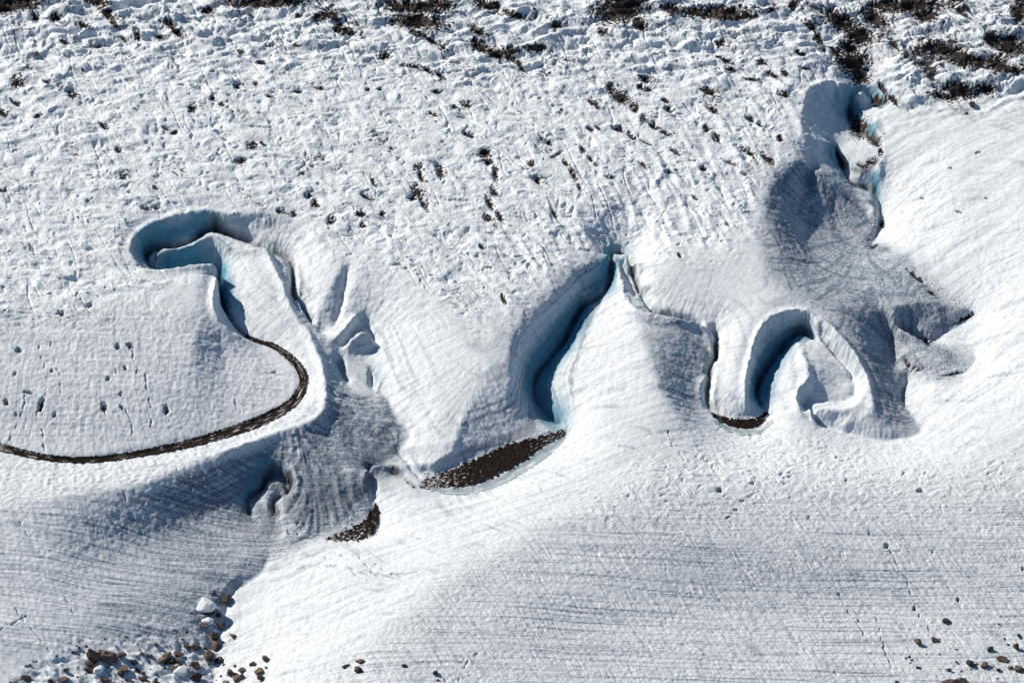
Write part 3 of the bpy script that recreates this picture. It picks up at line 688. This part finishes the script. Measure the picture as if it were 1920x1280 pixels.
# ---------------------------------------------------------------- gravel beds and meltwater laid in the channels
def path_coords(px, py, line):
    p = catmull(line, 12)[:, :2]
    best = np.full(len(px), 1e9); t = np.zeros(len(px)); sg = np.zeros(len(px)); acc = 0
    for a_, b_ in zip(p[:-1], p[1:]):
        d_ = b_-a_; l = math.hypot(*d_)
        if l < 1e-6: continue
        k = np.clip(((px-a_[0])*d_[0]+(py-a_[1])*d_[1])/l**2, 0, 1)
        ex = px-a_[0]-k*d_[0]; ey = py-a_[1]-k*d_[1]
        q = ex*ex+ey*ey; m = q < best
        best[m] = q[m]; t[m] = acc+k[m]*l; sg[m] = np.sign(d_[0]*ey-d_[1]*ex)[m]
        acc += l
    return t, np.sqrt(best), sg
def patch(name, mask, lift, attrs, mat):
    keep = mask[QUADS].all(1)
    q = QUADS[keep]; ids, inv = np.unique(q, return_inverse=True)
    co = CO[ids].copy(); co[:, 2] += lift[ids] if not isinstance(lift, float) else lift
    ob = grid_mesh(name, co, inv.reshape(-1, 4), {k: v[ids] for k, v in attrs.items()}, mat)
    ob['kind'] = 'structure'
    return ob
WG, WM = mat_gravel(), mat_water()
grit = noise(WX/4.5, WY/4.5, 80)+.6*noise(WX/2.4, WY/2.4, 81)
def bed(name, line, width, white, mat, lift=.10, grain=.05, edge=1.2, al=28., ac=2.2):
    lo = np.array(line)[:, :2].min(0)-40; hi = np.array(line)[:, :2].max(0)+40
    sel = np.where((PX > lo[0]) & (PX < hi[0]) & (PY > lo[1]) & (PY < hi[1]))[0]
    t, d_, sg = path_coords(PX[sel], PY[sel], line)
    wd = np.interp(t, np.linspace(0, t.max(), len(width)), width)
    m = np.zeros(len(PX), bool); m[sel] = d_+edge*noise(WX[sel]/7, WY[sel]/7, 82)*1.5 < wd
    st = np.zeros(len(PX)); n_ = fbm(t/al, sg*d_/ac, 83, 3)
    st[sel] = smooth(n_+np.interp(t, np.linspace(0, t.max(), len(white)), white), 0.05, .45)
    lf = np.full(len(PX), lift)+grain*grit
    return patch(name, m, lf, {'streak': st}, mat)
bed('gravel_bed', [(-200,800),(-60,824),(0,838),(60,853),(110,860),(170,862),(250,852),(330,837),(400,819),(470,796),(520,773),(550,753),(566,730),(570,710),(562,690),(545,672),(525,656),(506,646),(486,640),(462,630)],
    [16,15,13,10,8,7,7,7,7,8,9,10,11,11,10,9,6,4], [.0,.1,.1,-.1,-.2,-.2,-.15,-.1,-.1,0,-.05,-.1], WG)
bed('gravel_bed', [(795,908),(830,900),(870,892),(910,877),(950,858),(985,842),(1020,826),(1055,812)], [9,15,22,24,23,19,10,6], [.35,.10,-.15,-.3,-.35,-.3,.0,.0], WG, lift=.22, grain=.11, edge=3.0, al=8, ac=2.6)
bed('gravel_bed', [(612,1010),(650,1004),(685,993),(700,972),(706,948)], [3,9,16,15,4], [.2,.05,-.05,-.15,-.4], WG, lift=.22, grain=.11, edge=3.0, al=7, ac=2.6)
bed('gravel_bed', [(1334,776),(1360,788),(1390,795),(1420,791),(1437,776)], [3,7,9,10,5], [.2,-.2,-.35,-.3,-.1], WG, grain=.05, al=14)
bed('meltwater', [(1060,803),(1052,822),(1030,842),(1000,864),(960,890),(920,908),(880,920),(840,921),(800,912)], [3,9,10,9,9,8,7,6,4], [.0,.2], WM, lift=.09, grain=.0)
bed('meltwater', [(1340,790),(1365,803),(1395,811),(1425,806),(1447,790)], [3,5,6,6,4], [.1,.2], WM, lift=.09, grain=.0)

# ---------------------------------------------------------------- find the surface point seen at a photo pixel
BK = 3
vis = np.full((int(1700/BK), int(2400/BK)), -1, np.int64)
o = np.argsort(VV)                      # nearest to the viewer written last
o = o[(PX[o] > -200) & (PX[o] < 2190) & (PY[o] > -200) & (PY[o] < 1490)]
vis[((PY[o]+200)/BK).astype(int), ((PX[o]+200)/BK).astype(int)] = o
def ground(px, py):
    for r in range(0, 6):
        for dj in range(-r, r+1):
            for di in range(-r, r+1):
                k = vis[int((py+200)/BK)+dj, int((px+200)/BK)+di]
                if k >= 0: return CO[k]
    return np.array(unproject(px, py, 0)+(0,))

# ---------------------------------------------------------------- loose stones (uncountable)
rng = np.random.default_rng(5)
def stones(name, pts, lo, hi, mat):
    base = np.array([(1,0,0),(-1,0,0),(0,1,0),(0,-1,0),(0,0,1),(0,0,-.6)], float)
    f = np.array([(0,2,4),(2,1,4),(1,3,4),(3,0,4),(2,0,5),(1,2,5),(3,1,5),(0,3,5)])
    n = len(pts)
    sz = lo+(hi-lo)*rng.random(n)**2.2
    v = base[None]*(sz[:, None, None]*(.65+.7*rng.random((n, 6, 1))))
    an = rng.random(n)*6.283; c, s = np.cos(an), np.sin(an)
    x = v[..., 0]*c[:, None]-v[..., 1]*s[:, None]; y = v[..., 0]*s[:, None]+v[..., 1]*c[:, None]
    v = np.stack([x, y, v[..., 2]*.8], -1)+pts[:, None]
    me = bpy.data.meshes.new(name); tot = n*6
    me.vertices.add(tot); me.vertices.foreach_set('co', v.astype(np.float32).ravel())
    q = (f[None]+(np.arange(n)*6)[:, None, None]).reshape(-1)
    me.loops.add(len(q)); me.loops.foreach_set('vertex_index', q.astype(np.int32))
    me.polygons.add(len(q)//3); me.polygons.foreach_set('loop_start', np.arange(0, len(q), 3, dtype=np.int32))
    me.update(calc_edges=True); me.materials.append(mat)
    ob = bpy.data.objects.new(name, me); bpy.context.scene.collection.objects.link(ob); ob['kind'] = 'stuff'
    return ob
ROCKS = [mat_rock('brown_rock', (.082, .064, .054), (.150, .115, .096)), mat_rock('dark_rock', (.035, .028, .025), (.075, .057, .047)),
         mat_rock('red_rock', (.115, .076, .062), (.175, .120, .097)), mat_rock('grey_rock', (.12, .10, .09), (.20, .17, .15))]
GRIT = mat_rock('dark_grit', (.010, .007, .006), (.040, .026, .021))
inn = core & (PX > -40) & (PX < 1960) & (PY > -40) & (PY < 1320)
pr = np.where(inn, np.clip(rub-.35, 0, 1)*(1-R_floor_dark), 0)
ids = rng.choice(len(pr), 9000, p=pr/pr.sum())
stones('rubble', CO[ids]+rng.normal(0, .05, (len(ids), 3)), .08, .40, GRIT)

BEDS = [(np.array([v.co for v in o.data.vertices]), o) for o in bpy.context.scene.objects if o.name.startswith('gravel_bed')]
gp = np.vstack([c[rng.choice(len(c), min(len(c), max(80, len(c)//18)))] for c, _ in BEDS])
stones('gravel', gp, .07, .26, GRIT)
mo = np.where(inn & (R_mor > .3))[0]; mo2 = np.where(inn & (PX > 1690) & (PY > 1170))[0]
mp = np.vstack([CO[rng.choice(mo, 420)], CO[rng.choice(mo2, 60)]])
stones('stones', mp, .10, .62, ROCKS[1])
CHUNK = Mat('broken_ice'); CHUNK = CHUNK.fin((.66, .72, .74), .6, .3)
ce = np.array([to_w for to_w in [ground(x+rng.normal(0, 3.5), y+rng.normal(0, 2.2)) for x, y in
    [(x, y) for a_, b_, n_ in (((795,890),(830,880),40),((830,880),(950,836),70),((950,836),(1030,806),40),((622,1004),(690,948),45),((800,912),(880,915),40),((650,1008),(712,1000),40),((1345,782),(1420,784),35),((1700,690),(1820,690),50),((1740,640),(1800,650),40),((1640,300),(1655,250),30),((1630,470),(1655,380),40),((1720,515),(1830,585),50))
     for x, y in zip(np.linspace(a_[0], b_[0], n_), np.linspace(a_[1], b_[1], n_))]]])
stones('ice_rubble', ce, .10, .55, CHUNK)

# ---------------------------------------------------------------- boulders
import bmesh
def rock_mesh(w_, d_, h_, seed):
    r = random.Random(seed); bm = bmesh.new()
    n = 12 if max(w_, d_) < 1.4 else 17
    for _ in range(n):
        u_ = r.uniform(-1, 1); a_ = r.uniform(0, 6.283); q = math.sqrt(1-u_*u_); k = r.uniform(.86, 1.0)
        x, y, z = q*math.cos(a_), q*math.sin(a_), u_
        m_ = max(abs(x), abs(y), abs(z))**.62
        bm.verts.new((x/m_*k*w_/2, y/m_*k*d_/2, z/m_*k*h_/2))
    res = bmesh.ops.convex_hull(bm, input=bm.verts)
    bmesh.ops.delete(bm, geom=[g for g in set(res['geom_interior']+res['geom_unused']) if isinstance(g, bmesh.types.BMVert)], context='VERTS')
    bmesh.ops.dissolve_limit(bm, angle_limit=math.radians(14), verts=bm.verts, edges=bm.edges)
    bmesh.ops.bevel(bm, geom=list(bm.edges), offset=.02*min(w_, h_), segments=1, affect='EDGES', profile=.5)
    me = bpy.data.meshes.new('boulder'); bm.to_mesh(me); bm.free()
    return me
BOULDERS = []
G1_, G2_, G3_, G4_, G5_ = 'boulders in the gully between the grey slope and the white slope', 'boulders on the lower left moraine', 'boulders at the foot of the white slope', 'boulders scattered in the lower right corner', 'lone rocks on the upper ice'
G6_ = 'rocks on the lower edge of the white slope'
BOULDERS += [
 (424,1120,19,16,10,0,'square brown boulder at the very top of the gully, touching the white slope',G1_),
 (392,1149,21,9,-8,1,'long flat dark slab under the white ice block in the gully',G1_),
 (409,1153,10,10,20,1,'small dark boulder at the right end of the flat slab below the ice block',G1_),
 (414,1166,10,14,70,2,'tall reddish boulder leaning on the white slope, halfway up the gully',G1_),
 (412,1176,8,9,30,0,'small brown rock tucked directly under the tall reddish boulder',G1_),
 (381,1173,15,8,5,0,'oval brown boulder alone on the ice left of the tall reddish one',G1_),
 (400,1189,17,15,15,1,'blocky dark boulder resting on a pale flat one in the gully',G1_),
 (400,1201,16,8,5,3,'flat grey brown boulder wedged under the blocky dark one',G1_),
 (404,1211,19,13,-35,0,'pointed wedge boulder tilted up to the right against the white slope',G1_),
 (391,1226,16,18,60,0,'big upright brown boulder at the bottom of the gully',G1_),
 (394,1238,9,8,10,1,'small dark rock at the foot of the big upright boulder',G1_),
 (409,1236,14,10,-20,1,'dark rock just right of the big upright boulder, on the white slope edge',G1_),
 (386,1211,5,6,0,1,'tiny dark stone between the wedge boulder and the long pale boulder',G1_),
 (436,1189,12,8,25,2,'lone orange brown rock lying on the clean white slope',G3_),
 (368,1212,17,10,15,0,'long brown boulder with a long shadow, left of the big upright one',G1_),
 (349,1212,12,7,10,0,'small tan boulder on the ice at the end of the grey slope',G1_),
 (336,1226,17,10,15,0,'smooth brown boulder just above the heap of piled boulders',G2_),
 (311,1229,16,11,-15,0,'rounded brown boulder topping the heap of piled boulders',G2_),
 (303,1237,16,10,-20,2,'reddish boulder at the left end of the heap of piled boulders',G2_),
 (313,1241,11,8,0,1,'dark boulder in front of the heap, below its rounded top stone',G2_),
 (325,1237,12,9,10,1,'dark boulder in the middle of the heap, deep in shade',G2_),
 (336,1237,14,10,0,3,'greyish boulder at the right end of the heap of piled boulders',G2_),
 (341,1244,9,9,40,1,'small dark boulder at the lower right foot of the heap',G2_),
 (368,1247,17,10,15,1,'dark flat boulder casting a shadow right of the heap',G2_),
 (326,1254,12,8,10,3,'greyish rock half sunk in the snow mound below the heap',G2_),
 (368,1269,18,15,10,1,'large dark square boulder near the bottom edge, below the big upright one',G2_),
 (293,1204,7,10,80,2,'small reddish upright rock alone on the grey slope with a long shadow',G2_),
 (292,1277,9,8,40,1,'dark rock cut by the bottom edge, left of the large square one',G2_),
 (430,1258,11,11,20,0,'round brown boulder leading the scatter at the foot of the white slope',G3_),
 (440,1263,9,7,20,1,'small dark rock between two larger boulders of the white slope scatter',G3_),
 (453,1257,13,9,0,0,'smooth brown boulder above the long tilted slab at the white slope foot',G3_),
 (446,1270,19,11,-25,0,'long tilted brown slab near the bottom edge of the white slope',G3_),
 (421,1276,10,5,-15,3,'flat greyish stone by the bottom edge left of the long tilted slab',G3_),
 (440,1248,6,4,0,1,'tiny dark stone just above the white slope scatter',G3_),
 (485,1259,16,11,-20,0,'broad brown boulder, upper of two stacked near the bottom edge',G3_),
 (488,1271,14,8,15,1,'dark flat boulder right beneath the broad brown one at the bottom edge',G3_),
 (498,1234,11,10,10,0,'brown peaked rock highest and farthest out on the white slope',G3_),
 (472,1244,11,7,-15,1,'dark rock on the white slope between the peaked rock and the scatter',G3_),
 (497,1251,5,4,0,3,'tiny grey stone under the peaked rock on the white slope',G3_),
 (150,1212,5,5,0,1,'tiny dark stone on the grey slope above the darkest boulder',G2_),
 (173,1231,25,18,25,1,'big rounded boulder, nearly black, left of the long broken slab',G2_),
 (187,1221,12,11,10,3,'grey boulder at the upper end of the long broken slab',G2_),
 (193,1229,17,17,30,2,'pale tan boulder with a smooth bright face on the upper half of the slab pile',G2_),
 (206,1230,25,17,35,0,'longest dark brown slab, sloping down to the right from the tan boulder',G2_),
 (213,1239,18,12,20,2,'reddish boulder at the lower right end of the long slab',G2_),
 (163,1241,12,11,40,3,'purplish grey boulder below the big rounded black one',G2_),
 (174,1248,10,11,60,2,'reddish stone standing right of the purplish grey boulder',G2_),
 (166,1257,19,8,15,1,'flat dark slab lying lowest under the big rounded black boulder',G2_),
 (227,1226,14,12,0,0,'cube shaped brown boulder alone above the long slab, blue shadow at its right',G2_),
 (267,1225,8,7,50,2,'small reddish rock, left one of a pair on the snow between slab and heap',G2_),
 (281,1228,10,9,0,0,'small brown rock, right one of a pair on the snow between slab and heap',G2_),
 (231,1252,15,10,-10,0,'brown jagged boulder in the shadow at the lower end of the long slab',G2_),
 (227,1262,11,8,0,1,'dark rock below the brown jagged boulder near the slab end',G2_),
 (252,1241,10,7,25,1,'small dark rock between the cube shaped boulder and the chain of stones',G2_),
 (257,1255,12,8,35,1,'dark stone starting the diagonal chain of three',G2_),
 (269,1262,7,7,40,2,'red stone in the middle of the diagonal chain of three',G2_),
 (267,1271,17,7,15,1,'long flat dark stone beneath the red stone',G2_),
 (195,1275,15,9,5,0,'brown boulder on the bottom edge under the long slab',G2_),
 (241,1273,8,5,-15,1,'little dark stone near the bottom edge, between the jagged boulder and the chain',G2_),
 (212,1279,9,4,0,3,'grey stone cut by the bottom edge under the dark rock of the slab end',G2_),
 (125,1255,9,8,10,1,'dark rock on the snow lumps left of the flat lowest slab',G2_),
 (115,1273,19,10,-5,0,'wide brown boulder near the bottom edge, far left group of three',G2_),
 (95,1275,10,8,30,1,'dark rock just left of the wide brown boulder at the bottom edge',G2_),
 (50,1272,15,10,15,1,'dark boulder nearest to the bottom left corner',G2_),
 (30,1277,6,5,0,3,'tiny grey stone left of the corner boulder at the bottom edge',G2_),
 (673,1238,14,8,-10,2,'orange brown flat boulder, upper of a pair at the bottom of the white slope',G6_),
 (672,1254,13,10,10,1,'round dark boulder right below the orange brown flat one',G6_),
 (648,1247,13,5,-10,1,'thin dark slab left of the pair at the bottom of the white slope',G6_),
 (758,1248,10,5,10,1,'small flat dark stone alone between the pair and the square rock',G6_),
 (815,1259,9,9,60,1,'square dark rock with a blue shadow on the grooved grey ice',G6_),
 (820,1273,5,4,0,1,'tiny dark stone below the square dark rock',G6_),
 (1775,1164,13,8,10,1,'dark flat boulder perched highest in the lower right corner',G4_),
 (1717,1201,10,14,70,0,'tall narrow brown boulder with the widest blue shadow at lower right',G4_),
 (1751,1200,13,9,10,2,'orange topped boulder right of the tall narrow one',G4_),
 (1855,1214,10,10,-30,0,'brown boulder with a blunt blue shadow, at the right beside a small snow peak',G4_),
 (1904,1210,9,12,50,1,'dark upright boulder close to the right edge',G4_),
 (1910,1190,9,6,40,3,'thin grey brown stone above the dark upright boulder by the right edge',G4_),
 (1817,1241,12,11,20,1,'round dark boulder with a pebble at the tip of its shadow',G4_),
 (1826,1247,4,4,0,2,'reddish pebble at the tip of the round dark boulder shadow',G4_),
 (1844,1246,13,11,-25,2,'reddish triangular boulder between the round dark one and the long block',G4_),
 (1877,1236,18,9,10,0,'long brown block tilted to the right, above the small pyramid stone',G4_),
 (1894,1251,8,5,5,0,'small brown stone left of the boulder at the right edge',G4_),
 (1911,1254,15,10,10,0,'brown boulder at the right edge with shadow running out of frame',G4_),
 (1872,1255,7,7,-20,1,'small pyramid stone standing below the long brown block',G4_),
 (1777,1252,6,9,80,1,'slim dark upright stone below left of the round dark boulder',G4_),
 (1721,1250,8,5,10,1,'flat dark stone far left of the lower right group',G4_),
 (1794,1239,6,5,40,1,'thin dark sliver of rock left of the round dark boulder',G4_),
 (1777,1278,22,8,0,0,'wide flat brown boulder cut by the bottom edge, left of three joined',G4_),
 (1793,1277,12,11,30,1,'dark middle boulder of three joined on the bottom edge at right',G4_),
 (1806,1276,16,10,15,0,'brown rounded boulder, right of three joined on the bottom edge',G4_),
 (1682,1278,9,7,20,1,'dark stone on the bottom edge left of the three joined boulders',G4_),
 (1880,1279,8,5,0,3,'grey stone on the bottom edge right of the three joined boulders',G4_),
 (1872,1169,4,4,0,1,'tiny dark stone on the ice above the brown boulder at lower right',G4_),
 (1881,1197,5,4,20,1,'tiny dark stone between the tiny upper stone and the dark upright boulder',G4_),
 (1821,193,11,11,10,0,'tan boulder at the lower edge of the debris at upper right',G5_),
 (1812,212,8,6,0,2,'small reddish stone on the white slope under the tan boulder',G5_),
 (69,99,9,9,10,2,'round red brown rock on the ice near the upper left corner',G5_),
 (468,27,9,5,10,2,'flat orange stone near the top edge below the long dark debris band',G5_),
 (437,8,12,8,20,2,'reddish boulder at the left end of the long debris band on the top edge',G5_),
 (450,94,11,5,10,2,'flat red stone on clean ice left of the top middle',G5_),
 (287,349,8,6,10,2,'dark red stone in the lumpy ice above the curved alcove',G5_),
 (260,83,6,5,0,2,'small red stone at the foot of a blue ice crack near the upper left',G5_),
 (319,50,7,6,20,2,'bright orange stone in the dark debris streak at the upper left',G5_),
 (489,267,8,7,-10,2,'small red brown rock beside a dark pit in the upper left ice',G5_),
 (406,287,6,4,0,2,'tiny red stone on white lumps left of the dark pits',G5_),
]

for k, (px, py, w_, h_, ang, mt, lab, grp) in enumerate(BOULDERS):
    w_ *= 1.32; h_ *= 1.32
    dd = min(.9*w_, h_*.85/ST); hh = max((h_-.5*ST*dd)/CT*.9, .45*min(w_, h_))
    me = rock_mesh(w_*S, dd*S, hh*S, 100+k); me.materials.append(ROCKS[mt])
    ob = bpy.data.objects.new('boulder', me)
    g_ = ground(px, py+h_/2-dd*ST/2)
    ob.location = (g_[0], g_[1], g_[2]+hh*S*.30)
    ob.rotation_euler = (math.radians(random.Random(k).uniform(-8, 8)), math.radians(ang), math.radians(random.Random(k+7).uniform(-25, 25)))
    sc_col = bpy.context.scene.collection; sc_col.objects.link(ob)
    ob['label'] = lab; ob['category'] = 'boulder'; ob['group'] = grp

for k, (px, py, w_, h_, lab) in enumerate([
        (380, 1127, 56, 30, 'rounded white ice block at the head of the boulder gully, against the grey slope'),
        (389, 1161, 24, 13, 'low white ice block under the long flat dark slab in the gully'),
        (338, 1256, 34, 18, 'broad white ice lump below the heap of piled boulders'),
        (186, 1252, 26, 18, 'pale ice lump in front of the big rounded black boulder')]):
    me = rock_mesh(w_*S, w_*.7*S, h_*.9*S, 400+k)
    md = bpy.data.objects.new('ice_block', me); me.materials.append(CHUNK)
    for p_ in me.polygons: p_.use_smooth = True
    sb = md.modifiers.new('round', 'SUBSURF'); sb.levels = sb.render_levels = 2
    g_ = ground(px, py+h_*.2); md.location = (g_[0], g_[1], g_[2]+h_*.12*S)
    md.rotation_euler = (0, .1, -.3+.5*k)
    bpy.context.scene.collection.objects.link(md)
    md['label'] = lab; md['category'] = 'ice block'; md['group'] = 'ice blocks among the lower left boulders'

# ---------------------------------------------------------------- light, sky, camera
sc = bpy.context.scene
w = bpy.data.worlds.new('World'); sc.world = w; w.use_nodes = True
nt = w.node_tree
sky = nt.nodes.new('ShaderNodeTexSky'); sky.sky_type = 'NISHITA'; sky.sun_disc = False
sky.sun_elevation = SUN_EL
sky.sun_rotation = math.atan2(SUN_AZ[0], SUN_AZ[1]) % (2*math.pi)
sky.altitude = 1500; sky.ozone_density = 3.5; sky.air_density = 1.3; sky.dust_density = .2
nt.links.new(sky.outputs[0], nt.nodes['Background'].inputs['Color'])
nt.nodes['Background'].inputs['Strength'].default_value = .064
sl = bpy.data.lights.new('sun', 'SUN'); sl.energy = 5.0; sl.angle = math.radians(.53); sl.color = (1, .875, .755)
so = bpy.data.objects.new('sun', sl); sc.collection.objects.link(so)
from mathutils import Vector
d = Vector((SUN_AZ[0]*math.cos(SUN_EL), SUN_AZ[1]*math.cos(SUN_EL), math.sin(SUN_EL)))
so.rotation_euler = d.to_track_quat('Z', 'Y').to_euler()
so.location = d*500
cd = bpy.data.cameras.new('camera'); cam = bpy.data.objects.new('camera', cd); sc.collection.objects.link(cam)
cam.location = CAM; cam.rotation_euler = (math.pi/2-TH, 0, 0)
cd.sensor_width = 36; cd.lens = 36*D/(1920*S); cd.clip_end = 60000; cd.clip_start = 1
sc.camera = cam
sc.view_settings.view_transform = 'Standard'; sc.view_settings.look = 'None'
sc.view_settings.exposure = .34; sc.view_settings.gamma = 1
sc.cycles.use_denoising = False
